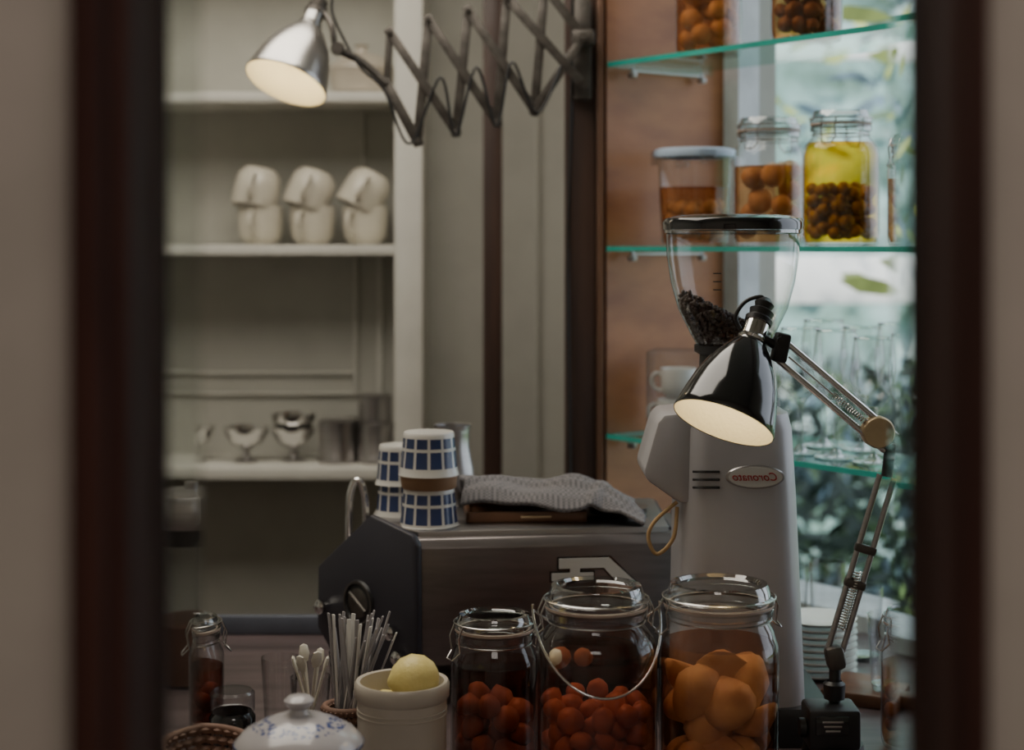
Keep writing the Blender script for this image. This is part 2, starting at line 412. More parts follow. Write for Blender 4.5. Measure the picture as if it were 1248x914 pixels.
# dark posts and pale panel between
box('trim_1', (0.045, 0.06, 2.8), (-0.046, 3.93, 1.4), M['post'], None, 0.003)
tp = empty('trim_2')
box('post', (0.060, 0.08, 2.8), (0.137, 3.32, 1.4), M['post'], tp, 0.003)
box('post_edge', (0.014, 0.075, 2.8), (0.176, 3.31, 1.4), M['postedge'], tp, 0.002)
tube('cord', [(0.118, 3.272, 2.8), (0.120, 3.272, 2.0), (0.112, 3.272, 1.6), (0.118, 3.272, 1.0)], 0.003, M['blackm'], tp, smooth=True)
box('trim_3', (0.01, 0.02, 2.8), (0.063, 4.19, 1.4), M['wall'], None, 0.002)
plan('wall_panel_wood', [(LP.x, LP.y+0.02), (CP.x, CP.y), (CP.x-0.012, CP.y+0.02), (LP.x-0.012, LP.y+0.04)], 0, ZT, M['panel'])

# ------------------------------------------------------------ glass shelves
def sp(s, t, z=0): p = LP+u*s+n*t; return (p.x, p.y, z)
for i, z in enumerate((1.967, 1.600, 1.226)):
    e = empty('glass_shelf')
    P = [sp(0.0, 0)[:2], sp(0.95, 0)[:2], sp(0.95, 0.29)[:2], sp(0.0, 0.29)[:2]]
    top = [(x, y, z) for x, y in P]; 
    me = D.meshes.new('pane'); me.from_pydata(top, [], [(0, 1, 2, 3)]); add('pane', me, M['shelfglass'], e, smooth=False)
    plan('polished_edge', [sp(0, 0)[:2], sp(0.95, 0)[:2], sp(0.95, 0.006)[:2], sp(0, 0.006)[:2]], z-0.010, z-0.0005, M['shelfedge'], e)
    plan('end_edge', [sp(-0.003, 0)[:2], sp(0.0, 0)[:2], sp(0.0, 0.29)[:2], sp(-0.003, 0.29)[:2]], z-0.010, z-0.0005, M['shelfedge'] if z < 1.9 else M['shelfglass'], e)
    for k, t in enumerate((0.05, 0.24)):
        p = sp(0.018, t, z-0.022)
        lathe('bracket_stud_%d' % k, [(0, 0), (0.008, 0), (0.010, 0.004), (0.010, 0.010), (0.004, 0.012), (0.004, 0.02), (0, 0.02)], M['steel'], e, (p[0], p[1], p[2]-0.008), seg=16)
    a = sp(0.018, 0.05, z-0.016); b = sp(0.018, 0.24, z-0.016)
    tube('bracket_rod', [a, b], 0.003, M['steel'], e)

# jars on the shelves
jar(sp(0.327, 0.12, 1.6005), 0.066, 0.240, 0.054, M['liqamb'], 0.62, M['palefruit'], 0.024, 0.62, rz=0.9)
jar(sp(0.505, 0.12, 1.6005), 0.068, 0.242, 0.050, M['liqyel'], 0.76, M['umebrown'], 0.0135, 0.44, rz=1.0, gap=1.55)
jar(sp(0.69, 0.12, 1.6005), 0.060, 0.19, 0.050, M['liqamb'], 0.6, M['plum'], 0.016, 0.5, rz=0.4)
jar(sp(0.185, 0.10, 1.9675), 0.064, 0.24, 0.052, M['liqamb'], 0.7, M['palefruit'], 0.024, 0.65, rz=0.4)
jar(sp(0.46, 0.08, 1.9675), 0.064, 0.24, 0.052, M['liqamb'], 0.7, M['umebrown'], 0.015, 0.6, rz=0.4)
# clip-lid food container
p = sp(0.125, 0.12, 1.6005)
e = empty('food_container', p, 0.0)
lathe('tub', [(0, 0.003), (0.062, 0.002), (0.066, 0.008), (0.073, 0.175), (0.075, 0.178)], M['glass'], e, seg=40)
lathe('lid', [(0.068, 0.174), (0.080, 0.174), (0.082, 0.180), (0.080, 0.188), (0.070, 0.192), (0.066, 0.187), (0, 0.187)], M['label'], e)
for a in (0, 1, 2, 3):
    w = a*math.pi/2+0.2
    box('clip_%d' % a, (0.006, 0.03, 0.028), (0.083*math.cos(w), 0.083*math.sin(w), 0.172), M['plastic'], e, 0.001, (0, 0, w))
lathe('liquor', [(0, 0.006), (0.062, 0.006), (0.070, 0.115), (0, 0.115)], M['liqamb'], e)
blobs('fruit', pack(0.060, 0.008, 0.085, 0.014), M['palefruit'], e)

# ------------------------------------------------------------ glassware on lower shelf
def tumbler(loc, r=0.034, h=0.12, name='drinking_glass'):
    e = empty(name, loc)
    lathe('bowl', [(0, 0.008), (r*0.72, 0.008), (r*0.80, 0.012), (r, h), (r*0.96, h), (r*0.74, 0.014)], M['glass'], e, seg=32)
    lathe('base', [(0, 0), (r*0.74, 0), (r*0.80, 0.010), (0, 0.011)], M['glassthick'], e, seg=32)
    return e
def goblet(loc, k=1.0, name='stemmed_glass'):
    e = empty(name, loc)
    lathe('bowl', [(0, 0.085*k), (0.015*k, 0.088*k), (0.030*k, 0.105*k), (0.036*k, 0.135*k), (0.034*k, 0.165*k), (0.030*k, 0.195*k)], M['glass'], e, seg=32)
    lathe('rim', [(0.0302*k, 0.193*k), (0.0312*k, 0.195*k), (0.0302*k, 0.197*k), (0.0295*k, 0.195*k)], M['glassthick'], e, seg=32)
    lathe('stem', [(0, 0), (0.033*k, 0), (0.033*k, 0.002), (0.012*k, 0.006), (0.0045*k, 0.015), (0.004*k, 0.07*k), (0.008*k, 0.08*k), (0.012*k, 0.087*k), (0, 0.087*k)], M['glassthick'], e, seg=32)
    return e
for s, t, k in ((0.36, 0.07, 1.1), (0.445, 0.08, 1.15), (0.53, 0.08, 1.15), (0.615, 0.08, 1.1), (0.70, 0.08, 1.15), (0.40, 0.19, 1.2), (0.485, 0.20, 1.15), (0.57, 0.20, 1.2), (0.655, 0.2, 1.15)):
    goblet(sp(s, t, 1.227), k)
# clear box with cups
p = sp(0.085, 0.12, 1.227)
e = empty('storage_box', p, -0.25)
bx = box('clear_case', (0.125, 0.10, 0.165), (0, 0, 0.0845), M['plastic'], e, 0.006)
def mug_parts(e, r, h, z=0, x=0, y=0, rot=(0, 0, 0), m=None, handle=True, ha=0.0):
    m = m or M['ceramic']
    hol = empty('cup', (x, y, z)); hol.rotation_euler = rot; hol.parent = e
    lathe('cup_body', [(0, 0.002), (r*0.62, 0.0), (r*0.70, 0.004), (r*0.90, h*0.18), (r*0.97, h*0.45), (r, h*0.96), (r*0.985, h), (r*0.95, h*0.97), (r*0.90, h*0.4), (r*0.6, 0.010), (0, 0.008)], m, hol, seg=36)
    if handle:
        c, s = math.cos(ha), math.sin(ha)
        pts = [(r*0.93, h*0.80), (r*1.28, h*0.82), (r*1.48, h*0.62), (r*1.36, h*0.36), (r*0.93, h*0.24)]
        tube('cup_handle', [(a*c, a*s, b) for a, b in pts], r*0.10, m, hol, smooth=True, res=10)
    return hol
mug_parts(e, 0.036, 0.06, 0.008, -0.012, 0, m=M['white'], ha=3.5)
mug_parts(e, 0.036, 0.06, 0.070, -0.005, 0, m=M['white'], ha=3.3)

# ------------------------------------------------------------ crockery on white shelf
for i, x in enumerate((-0.620, -0.492, -0.362)):
    e = empty('cup_stack', (x, 4.05, 1.604))
    mug_parts(e, 0.056, 0.094, 0, 0, 0, ha=-1.75-0.15*i)
    tl = 0.16+0.16*i
    mug_parts(e, 0.058, 0.096, 0.186-0.006*i, 0.000+0.012*i, 0.0, rot=(0.12, math.pi+tl, 0), ha=-1.5)
e = empty('casserole_dish', (-0.372, 4.06, 1.971))
lathe('dish', [(0, 0), (0.062, 0), (0.074, 0.01), (0.08, 0.06), (0.083, 0.065), (0.07, 0.065)], M['crock'], e)
lathe('lid', [(0.080, 0.066), (0.078, 0.075), (0.045, 0.10), (0.014, 0.108), (0.012, 0.118), (0.018, 0.126), (0, 0.13)], M['crock'], e)
def sundae(loc, stack=1, name='sundae_bowl'):
    e = empty(name, loc)
    for k in range(stack):
        z = k*0.032
        if k == 0:
            lathe('foot', [(0, 0), (0.030, 0), (0.031, 0.003), (0.014, 0.010), (0.008, 0.022), (0.010, 0.034)], M['steel'], e, seg=32)
        lathe('bowl_%d' % k, [(0.0, 0.033+z), (0.016, 0.034+z), (0.038, 0.045+z), (0.052, 0.066+z), (0.057, 0.084+z), (0.059, 0.085+z), (0.055, 0.085+z), (0.05, 0.066+z), (0.0, 0.038+z)], M['chrome'], e, seg=40)
    return e
sundae((-0.656, 4.05, 1.069)); sundae((-0.540, 4.06, 1.069), 2); sundae((-0.790, 4.06, 1.069), 1)
def canister(loc, r, h, m, name='metal_canister'):
    e = empty(name, loc)
    lathe('can', [(0, 0), (r*0.97, 0), (r, 0.003), (r, h*0.12), (r*0.985, h*0.13), (r*0.985, h*0.80), (r*1.01, h*0.81), (r*1.01, h*0.985), (r*0.97, h), (r*0.5, h*1.01), (0, h*1.01)], m, e, seg=40)
    return e
canister((-0.430, 4.03, 1.069), 0.046, 0.105, M['steel'])
canister((-0.385, 4.13, 1.069), 0.032, 0.10, M['oldmetal'])
canister((-0.335, 4.03, 1.069), 0.045, 0.10, M['steel'])
e = canister((-0.337, 4.03, 1.171), 0.042, 0.065, M['steel'])

# ------------------------------------------------------------ counter
plan('bar_counter', [(-1.6, 1.35), (1.95, 1.35), (0.70, 3.10), (-1.6, 3.10)], 0.0, CT, M['counter'])
box('trim_4', (2.2, 0.02, 0.035), (-0.49, 3.09, CT+0.0176), M['slate'], None, 0.003)

# ------------------------------------------------------------ espresso machine
em = empty('espresso_machine')
FL = Vector((-0.1456, 2.60, 0)); FR = Vector((0.268, 2.655, 0))
dl = Vector((-0.7071, 0.7071, 0)); dr = Vector((0.03, 1.0, 0))
prof = [(0.0, 0.935), (0.0, 1.120), (0.008, 1.1345), (0.105, 1.150), (0.235, 1.050), (0.235, 0.965), (0.19, 0.925), (0.03, 0.915)]
profr = [(0.0, 0.935), (0.0, 1.120), (0.012, 1.1345), (0.16, 1.143), (0.33, 1.050), (0.33, 0.965), (0.30, 0.925), (0.05, 0.915)]
def mp(base, d_, pr, off=Vector((0, 0, 0))): return [tuple(base+d_*d+Vector((0, 0, z))+off) for d, z in pr]
prism('body', mp(FL, dl, prof), mp(FR, dr, profr), M['panelsteel'], em, 0.002)
plan('rear_housing', [(-0.238, 2.71), (0.262, 2.69), (0.262, 2.97), (-0.238, 2.97)], 0.92, 1.1405, M['mgrey'], em, 0.003)
plan('top_tray', [(-0.236, 2.712), (-0.15, 2.618), (0.255, 2.670), (0.255, 2.965), (-0.236, 2.965)], 1.120, 1.1445, M['steel'], em, 0.001)
pf2 = [(-0.008, 0.925), (-0.006, 1.128), (0.006, 1.143), (0.108, 1.163), (0.243, 1.062), (0.245, 0.960), (0.20, 0.915), (0.03, 0.900)]
pfr = [(-0.012, 0.925), (-0.008, 1.128), (0.008, 1.143), (0.17, 1.150), (0.34, 1.058), (0.34, 0.960), (0.31, 0.915), (0.04, 0.900)]
nl = Vector((-0.7071, -0.7071, 0))
prism('side_panel_left', mp(FL, dl, pf2), mp(FL, dl, pf2, nl*0.014), M['mgrey'], em, 0.004)
prism('side_panel_right', mp(FR, dr, pfr), mp(FR, dr, pfr, Vector((0.016, 0, 0))), M['mgrey'], em, 0.004)
plan('drip_base', [(-0.16, 2.65), (0.25, 2.69), (0.25, 2.94), (-0.20, 2.94)], 0.885, 0.93, M['blackm'], em)
for k, (a, b) in enumerate(((-0.13, 2.68), (-0.17, 2.90), (0.23, 2.71), (0.23, 2.91))):
    lathe('foot_%d' % k, [(0, 0), (0.018, 0), (0.020, 0.004), (0.013, 0.018), (0, 0.018)], M['blackm'], em, (a, b, CT))
rotl = nl.to_track_quat('Z', 'Y')
p = FL+dl*0.133+nl*0.0145
lathe('valve_dial', [(0, 0.003), (0.024, 0.003), (0.027, 0.001), (0.030, 0.001), (0.032, 0.005), (0.0355, 0.005), (0.0375, 0.0)], [M['blackm'], M['oldmetal']], em, (p.x, p.y, 1.017), rotl, fm=lambda i, j: 1 if i in (0, 4) else 0)
tube('dial_grip', [p+nl*0.004+Vector((0, 0, 1.017))+dl*-0.020+Vector((0, 0, -0.012)), p+nl*0.004+Vector((0, 0, 1.017))+dl*0.020+Vector((0, 0, 0.014))], 0.0035, M['oldmetal'], em)
for q, z in ((0.226, 0.997), (0.049, 0.983), (0.03, 0.945)):
    p = FL+dl*q+nl*0.0135
    lathe('knob', [(0.005, 0), (0.005, 0.004), (0.011, 0.005), (0.012, 0.012), (0.008, 0.016), (0, 0.017)], M['chrome'], em, (p.x, p.y, z), rotl, seg=24)
fx = (FR-FL).normalized(); fn = Vector((fx.y, -fx.x, 0))
def onfront(a, z, off): v = FL+fx*a+fn*off; return (v.x, v.y, z)
def plate(nm, pts, m, o0, o1): prism(nm, [onfront(a, z, o0) for a, z in pts], [onfront(a, z, o1) for a, z in pts], m, em)
def logo(o0, o1, m, g, nm):
    plate(nm+'_a', [(0.222-g, 1.100+g), (0.304+g, 1.100+g), (0.356+g*1.5, 1.052-g), (0.324-g, 1.052-g), (0.295, 1.084-g), (0.222-g, 1.084-g)], m, o0, o1)
    plate(nm+'_b', [(0.210-g, 1.077+g), (0.278+g, 1.077+g), (0.278+g, 1.065-g), (0.210-g, 1.065-g)], m, o0+0.0002, o1+0.0002)
    plate(nm+'_c', [(0.240-g, 1.090), (0.256+g, 1.090), (0.256+g, 1.068), (0.240-g, 1.068)], m, o0+0.0004, o1+0.0004)
logo(0.001, 0.004, M['black'], 0.0025, 'logo_border'); logo(0.004, 0.006, M['badge'], 0.0, 'logo_face')
tube('steam_lever', [(-0.278, 2.80, 1.03), (-0.278, 2.80, 1.15), (-0.273, 2.80, 1.188), (-0.264, 2.80, 1.200), (-0.255, 2.80, 1.188), (-0.250, 2.80, 1.15), (-0.250, 2.80, 1.03)], 0.0065, M['chrome'], em, smooth=True, res=12)

# patterned cups (inverted)
def pcup(e, z, r=0.050, h=0.070):
    rows = [(r*0.0, h), (r*0.80, h), (r*0.84, h-0.003), (r*0.845, h-0.009), (r*0.875, h-0.025), (r*0.88, h-0.030), (r*0.935, h-0.057), (r*0.95, h-0.061), (r, 0), (r*0.95, 0.0), (r*0.78, h-0.008)]
    def fm(i, j):
        if i in (3, 5) and j % 5 not in (0,): return 1
        return 0
    lathe('patterned_cup', rows, [M['white'], M['blue']], e, (0, 0, z), seg=60, fm=fm, ang=50)
TZ = 1.145
e = empty('cup_tower', (-0.136, 2.685, TZ))
pcup(e, 0.0, h=0.062); lathe('clay_cup', [(0.034, 0.056), (0.043, 0.060), (0.045, 0.062), (0.047, 0.082), (0.042, 0.084), (0.03, 0.084)], M['tan'], e); pcup(e, 0.082, h=0.070)
e = empty('cup_tower', (-0.190, 2.790, TZ))
pcup(e, 0.0, 0.043, 0.066); pcup(e, 0.052, 0.043, 0.066)
# milk pitcher
e = empty('milk_pitcher', (-0.105, 2.90, TZ), 1.9)
lathe('jug', [(0, 0), (0.036, 0), (0.038, 0.004), (0.038, 0.06), (0.030, 0.10), (0.030, 0.13), (0.034, 0.14), (0.031, 0.139), (0.028, 0.10), (0.034, 0.06), (0.0, 0.01)], M['steel'], e)
tube('jug_handle', [(0.030, 0, 0.132), (0.05, 0, 0.135), (0.058, 0, 0.105), (0.052, 0, 0.06), (0.038, 0, 0.03)], 0.004, M['chrome'], e, smooth=True)

# wooden tray with saucers under the cloth
e = empty('wooden_tray', (0.030, 2.775, TZ), 0.06)
box('tray_base', (0.20, 0.15, 0.006), (-0.01, 0, 0.003), M['board'], e, 0.002)
for k, (sx_, sy_, px_, py_) in enumerate(((0.20, 0.008, -0.01, -0.071), (0.20, 0.008, -0.01, 0.071), (0.008, 0.15, -0.106, 0), (0.008, 0.15, 0.086, 0))):
    box('tray_side_%d' % k, (sx_, sy_, 0.018), (px_, py_, 0.009), M['board'], e, 0.002)
tube('tray_pull', [(-0.02, -0.077, 0.010), (0.03, -0.077, 0.010)], 0.002, M['brass'], e)
e = empty('saucer_stack', (0.180, 2.785, TZ))
for k in range(3):
    z = k*0.004
    lathe('saucer_%d' % k, [(0, z), (0.03, z), (0.036, 0.001+z), (0.050, 0.004+z), (0.052, 0.006+z), (0.048, 0.006+z), (0.03, 0.003+z), (0, 0.002+z)], M['steel'], e, seg=40)

# draped towel
def towel():
    NX, NY = 110, 56; vs = []; fs = []
    for j in range(NY+1):
        for i in range(NX+1):
            a = i/NX; b = j/NY
            x = -0.085+0.297*a+0.005*math.sin(7*b)
            y = 2.690+0.20*b+0.008*math.sin(8*a)
            h = 0.026+0.026*math.sin(math.pi*min(1, b*1.1+0.10))**0.7
            h *= 1.0 if a < 0.62 else max(0.0, 1-((a-0.62)/0.38)**1.6)
            h += 0.005*math.sin(8*a+4*b)+0.0025*math.sin(19*a-9*b)
            h += 0.010*math.exp(-((b-0.25-0.12*math.sin(4*a))/0.05)**2)*(1-a*0.3)
            h += 0.009*math.exp(-((b-0.66+0.30*a)/0.06)**2)
            h += 0.006*math.exp(-((a-0.72-0.2*b)/0.035)**2)
            if b < 0.10: h -= 0.010*(1-b/0.10)
            z = TZ+h
            lo_ = TZ+(0.0195 if a < 0.88 else 0.0195-0.016*(a-0.88)/0.12)
            z = max(z, lo_)
            if a > 0.78:
                k = (a-0.78)/0.22
                y -= 0.050*k*(1-b)
            vs.append((x, y, z))
    for j in range(NY):
        for i in range(NX):
            q = j*(NX+1)+i; fs.append((q, q+1, q+NX+2, q+NX+1))
    me = D.meshes.new('dish_towel'); me.from_pydata(vs, [], fs)
    o = add('dish_towel', me, M['cloth'], ang=180)
    s = o.modifiers.new('th', 'SOLIDIFY'); s.thickness = 0.006; s.offset = 1
towel()

# ------------------------------------------------------------ coffee grinder
gx, gy = 0.336, 2.50
g = empty('coffee_grinder', (gx, gy, CT))
def rrect(w, d, r, cx=0, cy=0, k=6):
    pts = []
    for q, (sx_, sy_) in enumerate(((1, 1), (-1, 1), (-1, -1), (1, -1))):
        for i in range(k+1):
            a = math.pi/2*(q+i/k)
            pts.append((cx+sx_*(w/2-r)+r*math.cos(a), cy+sy_*(d/2-r)+r*math.sin(a)))
    return pts
def loft(name, secs, m, parent):
    vs = []; fs = []; k = None
    for (z, w, d, r, cx, cy) in secs:
        P = rrect(w, d, r, cx, cy); k = len(P); vs += [(x, y, z) for x, y in P]
    for i in range(len(secs)-1):
        for j in range(k):
            l = (j+1) % k; fs.append((i*k+j, i*k+l, (i+1)*k+l, (i+1)*k+j))
    fs.append(tuple(range(k))[::-1]); fs.append(tuple((len(secs)-1)*k+j for j in range(k)))
    me = D.meshes.new(name); me.from_pydata(vs, [], fs); return add(name, me, m, parent, ang=35)
loft('base', [(0, 0.25, 0.25, 0.02, 0.012, 0.01), (0.045, 0.25, 0.25, 0.02, 0.012, 0.01), (0.055, 0.24, 0.24, 0.02, 0.012, 0.01)], M['blackm'], g)
loft('column', [(0.055, 0.190, 0.20, 0.04, 0.004, 0), (0.20, 0.182, 0.20, 0.04, 0.002, 0), (0.36, 0.172, 0.198, 0.04, 0, 0), (0.46, 0.164, 0.195, 0.04, -0.002, 0), (0.482, 0.155, 0.185, 0.045, -0.002, 0), (0.49, 0.13, 0.16, 0.05, -0.002, 0)], M['grinder'], g)
hp = [(-0.070, 0.486), (-0.112, 0.482), (-0.122, 0.470), (-0.142, 0.400), (-0.138, 0.386), (-0.090, 0.352), (-0.07, 0.350)]
prism('side_housing', [(x, -0.085, z) for x, z in hp], [(x, 0.06, z) for x, z in hp], M['grinder'], g, 0.006)
lathe('neck', [(0.072, 0.488), (0.070, 0.50), (0.052, 0.512), (0.050, 0.565), (0.058, 0.570), (0.058, 0.58), (0, 0.58)], M['blackm'], g)
hop = [(0.040, 0.565), (0.052, 0.575), (0.066, 0.600), (0.083, 0.635), (0.094, 0.675), (0.100, 0.715), (0.102, 0.755)]
lathe('hopper', hop, M['glass'], g, seg=64, ang=80)
lathe('hopper_rim', [(0.101, 0.748), (0.104, 0.750), (0.104, 0.756), (0.100, 0.756)], M['glassthick'], g, seg=64)
lathe('hopper_lid', [(0.098, 0.754), (0.106, 0.755), (0.107, 0.766), (0.103, 0.772), (0.085, 0.777), (0.04, 0.779), (0, 0.779)], M['black'], g, seg=64)
def hr(z):
    for (r0, z0), (r1, z1) in zip(hop, hop[1:]):
        if z0 <= z <= z1: return r0+(r1-r0)*(z-z0)/(z1-z0)
    return hop[0][0]
be = []
for _ in range(1500):
    z = random.uniform(0.578, 0.648)
    a = random.uniform(0, 6.283)
    surf = 0.622-0.026*math.cos(a)
    if z > surf: continue
    rr = hr(z)-0.007
    if random.random() < 0.4: z = surf-0.004; q = (hr(z)-0.007)*math.sqrt(random.random()); z = 0.622-0.026*math.cos(a)*q/(rr+1e-4)
    else: q = rr
    be.append((q*math.cos(a), q*math.sin(a), z, 0.0056, (1, 0.7, 0.6)))
blobs('coffee_beans', be, M['bean'], g, sub=1, jitter=0)
cv = [(0.0, 0.0, 0.58)]; cf = []
NB = 24
for (zf) in (0.0, 0.5, 1.0):
    for j in range(NB):
        a = 6.2832*j/NB; z = 0.58+(0.618-0.026*math.cos(a)-0.58)*zf
        r_ = hr(z)-0.010; cv.append((r_*math.cos(a), r_*math.sin(a), z))
cv.append((0, 0, 0.62))
for j in range(NB):
    l = (j+1) % NB
    cf.append((0, 1+l, 1+j)); cf.append((1+j, 1+l, 1+NB+l, 1+NB+j)); cf.append((1+NB+j, 1+NB+l, 1+2*NB+l, 1+2*NB+j)); cf.append((1+2*NB+j, 1+2*NB+l, len(cv)-1))
me = D.meshes.new('bean_core'); me.from_pydata(cv, [], cf); add('bean_core', me, M['bean'], g)
for k in range(3):
    box('louvre_%d' % k, (0.040, 0.006, 0.0035), (-0.064+0.012, -0.0985, 0.400-k*0.0115), M['black'], g, 0.001, (0, 0, -0.03))
for k in range(3):
    box('scale_mark_%d' % k, (0.012, 0.001, 0.0015), (-0.035, -0.0935, 0.690-k*0.012), M['blackm'], g, 0, (0, 0, -0.35))
bz = 0.3925; bxx = 0.020
lathe('badge_ring', [(0, 0), (0.0405, 0), (0.0435, 0.002), (0.0405, 0.004), (0, 0.004)], M['steel'], g, (bxx, -0.097, bz), (math.pi/2, 0, 0), seg=48, sy=0.40)
lathe('badge_face', [(0.0395, 0.0), (0.0395, 0.005), (0, 0.0052)], M['badge'], g, (bxx, -0.097, bz), (math.pi/2, 0, 0), seg=48, sy=0.37)
tcu = D.curves.new('badge_text', 'FONT'); tcu.body = 'Coronato'; tcu.size = 0.0165; tcu.align_x = 'CENTER'; tcu.align_y = 'CENTER'; tcu.extrude = 0.0005; tcu.shear = 0.3; tcu.offset = 0.0001
to = D.objects.new('tmp', tcu); COL.objects.link(to)
bpy.context.view_layer.update()
tm = D.meshes.new_from_object(to.evaluated_get(bpy.context.evaluated_depsgraph_get()))
D.objects.remove(to)
for v in tm.vertices: v.co.x = -v.co.x
tm.materials.clear()
add('badge_lettering', tm, M['red'], g, (bxx, -0.1025, bz), (math.pi/2, 0, 0), smooth=False)
tube('twine_loop', [(-0.092, -0.075, 0.352), (-0.125, -0.08, 0.325), (-0.135, -0.08, 0.30), (-0.122, -0.08, 0.276), (-0.098, -0.08, 0.30), (-0.092, -0.075, 0.345)], 0.003, M['rope'], g, smooth=True)

# ------------------------------------------------------------ lamps
def shade(parent, pos, axis_up, k, outer, L=0.135, R=0.070, watt=1.0, neckm=None, cap=None):
    q = Vector(axis_up).normalized().to_track_quat('Z', 'Y')
    o = [(R, 0), (R*1.015, 0.002), (R*0.985, 0.012), (R*0.93, L*0.25), (R*0.84, L*0.45), (R*0.69, L*0.66), (R*0.52, L*0.82), (R*0.36, L*0.95), (R*0.28, L), (0, L)]
    lathe('shade', o, outer, parent, pos, q, seg=64, ang=60)
    inn = [(R*0.995, 0.001), (R*0.965, 0.012), (R*0.90, L*0.25), (R*0.81, L*0.45), (R*0.66, L*0.65), (R*0.48, L*0.80), (R*0.2, L*0.93), (0, L*0.95)]
    lathe('shade_lining', inn, M['cream'], parent, pos, q, seg=64, ang=60)
    lathe('collar', [(R*0.27, L-0.002), (R*0.29, L+0.004), (R*0.24, L+0.008), (R*0.24, L+0.028), (R*0.27, L+0.030)], neckm or M['chrome'], parent, pos, q, seg=32)
    lathe('socket_cap', [(R*0.27, L+0.028), (R*0.28, L+0.034), (R*0.22, L+0.038), (R*0.25, L+0.046), (R*0.16, L+0.050), (R*0.20, L+0.058), (R*0.10, L+0.066), (0, L+0.068)], cap or M['blackm'], parent, pos, q, seg=32)
    a = Vector(axis_up).normalized()
    lathe('bulb', [(0, L*0.38), (R*0.2, L*0.42), (R*0.30, L*0.56), (R*0.2, L*0.74), (R*0.14, L*0.9)], M['bulb'], parent, pos, q, seg=24)
    ld = D.lights.new('bulb_light', 'POINT'); ld.energy = watt; ld.color = (1.0, 0.82, 0.56); ld.shadow_soft_size = 0.02
    lo = D.objects.new('bulb_light', ld); COL.objects.link(lo); lo.parent = parent
    lo.location = Vector(pos)+a*L*0.22
    return q

lamp = empty('desk_lamp')
rim = Vector((0.2816, 2.19, 1.3635)); up = Vector((0.36, 0.37, 0.86)).normalized()
shade(lamp, rim, up, 1, M['black'], L=0.125, R=0.069, watt=0.18)
top = rim+up*0.185
J = Vector((0.362, 2.235, 1.462))
tube('cable_loop', [top-up*0.006, top+Vector((-0.004, 0, 0.008)), top+Vector((-0.026, 0, 0.002)), top+Vector((-0.040, 0, -0.018)), top+Vector((-0.034, 0, -0.036))], 0.0028, M['blackm'], lamp, smooth=True)
nk = rim+up*0.140
tube('swivel', [nk, J], 0.006, M['blackm'], lamp)
box('swivel_block', (0.020, 0.028, 0.040), J+Vector((0.004, 0, 0.0)), M['blackm'], lamp, 0.004, (0, 0.2, 0))
E1 = Vector((0.518, 2.245, 1.330))
dn = (E1-J).normalized(); pp = Vector((-dn.z, 0, dn.x))
for s, nm in ((1, 'upper_rod'), (-1, 'lower_rod')):
    o1 = pp*0.013*s
    tube(nm, [J+o1+dn*0.004, E1+o1], 0.0045, M['chrome'], lamp, res=12)
tube('hinge_pin', [J+Vector((0.002, -0.02, 0.010)), J+Vector((0.002, 0.02, 0.010))], 0.006, M['blackm'], lamp)
def coil(nm, a, b, r, turns, th):
    a = Vector(a); b = Vector(b); d_ = (b-a); L_ = d_.length; d_.normalize(); x = d_.orthogonal().normalized(); y = d_.cross(x)
    pts = [a+d_*L_*i/(turns*10)+x*r*math.cos(i*0.6283)+y*r*math.sin(i*0.6283) for i in range(turns*10+1)]
    tube(nm, pts, th, M['chrome'], lamp, res=5)
coil('tension_spring', J+dn*0.10, J+dn*0.17, 0.004, 18, 0.001)
tube('spring_hook', [J+dn*0.02, J+dn*0.10], 0.0015, M['chrome'], lamp)
lathe('elbow_disc', [(0, -0.012), (0.020, -0.012), (0.022, -0.009), (0.022, 0.009), (0.020, 0.012), (0, 0.012)], M['brass'], lamp, (0.500, 2.245, 1.346), (math.pi/2, 0, 0))
E2 = Vector((0.513, 2.245, 1.285)); K2 = Vector((0.440, 2.235, 1.050))
tube('elbow_link', [E1, E2], 0.008, M['blackm'], lamp)
d2 = (K2-E2).normalized(); p2 = Vector((-d2.z, 0, d2.x))
for s, nm in ((1, 'lower_arm_a'), (-1, 'lower_arm_b')):
    tube(nm, [E2+p2*0.010*s, K2+p2*0.010*s], 0.0042, M['steel'], lamp, res=12)
for nm, q in (('arm_clip', 0.42), ('arm_clip_low', 0.62)):
    c = E2+(K2-E2)*q; box(nm, (0.030, 0.012, 0.012), c, M['oldmetal'], lamp, 0.003, (0, 0.3, 0))
coil('base_spring', K2+(E2-K2)*0.12, K2+(E2-K2)*0.45, 0.0055, 22, 0.0013)
box('base_knuckle', (0.026, 0.026, 0.034), K2+Vector((0, 0, -0.01)), M['oldmetal'], lamp, 0.008, (0, -0.2, 0))
tube('base_stem', [K2+Vector((0, 0, -0.02)), (0.437, 2.225, 0.96)], 0.008, M['blackm'], lamp, res=14)
lathe('stem_collar', [(0.008, 0), (0.014, 0.002), (0.015, 0.022), (0.010, 0.026)], M['blackm'], lamp, (0.437, 2.225, 0.985), seg=24)
box('clamp_block', (0.070, 0.065, 0.055), (0.430, 2.215, 0.955), M['blackm'], lamp, 0.006)
box('clamp_face_plate', (0.045, 0.004, 0.026), (0.426, 2.181, 0.962), M['black'], lamp, 0.002)
for k in range(3):
    box('embossed_bar_%d' % k, (0.028-k*0.004, 0.002, 0.003), (0.426, 2.178, 0.968-k*0.006), M['wire'], lamp, 0.0005)
lathe('clamp_screw', [(0, 0), (0.013, 0), (0.013, 0.008), (0.005, 0.010), (0.005, 0.03)], M['blackm'], lamp, (0.385, 2.2, 0.955), (0, math.pi/2, 0), seg=20)
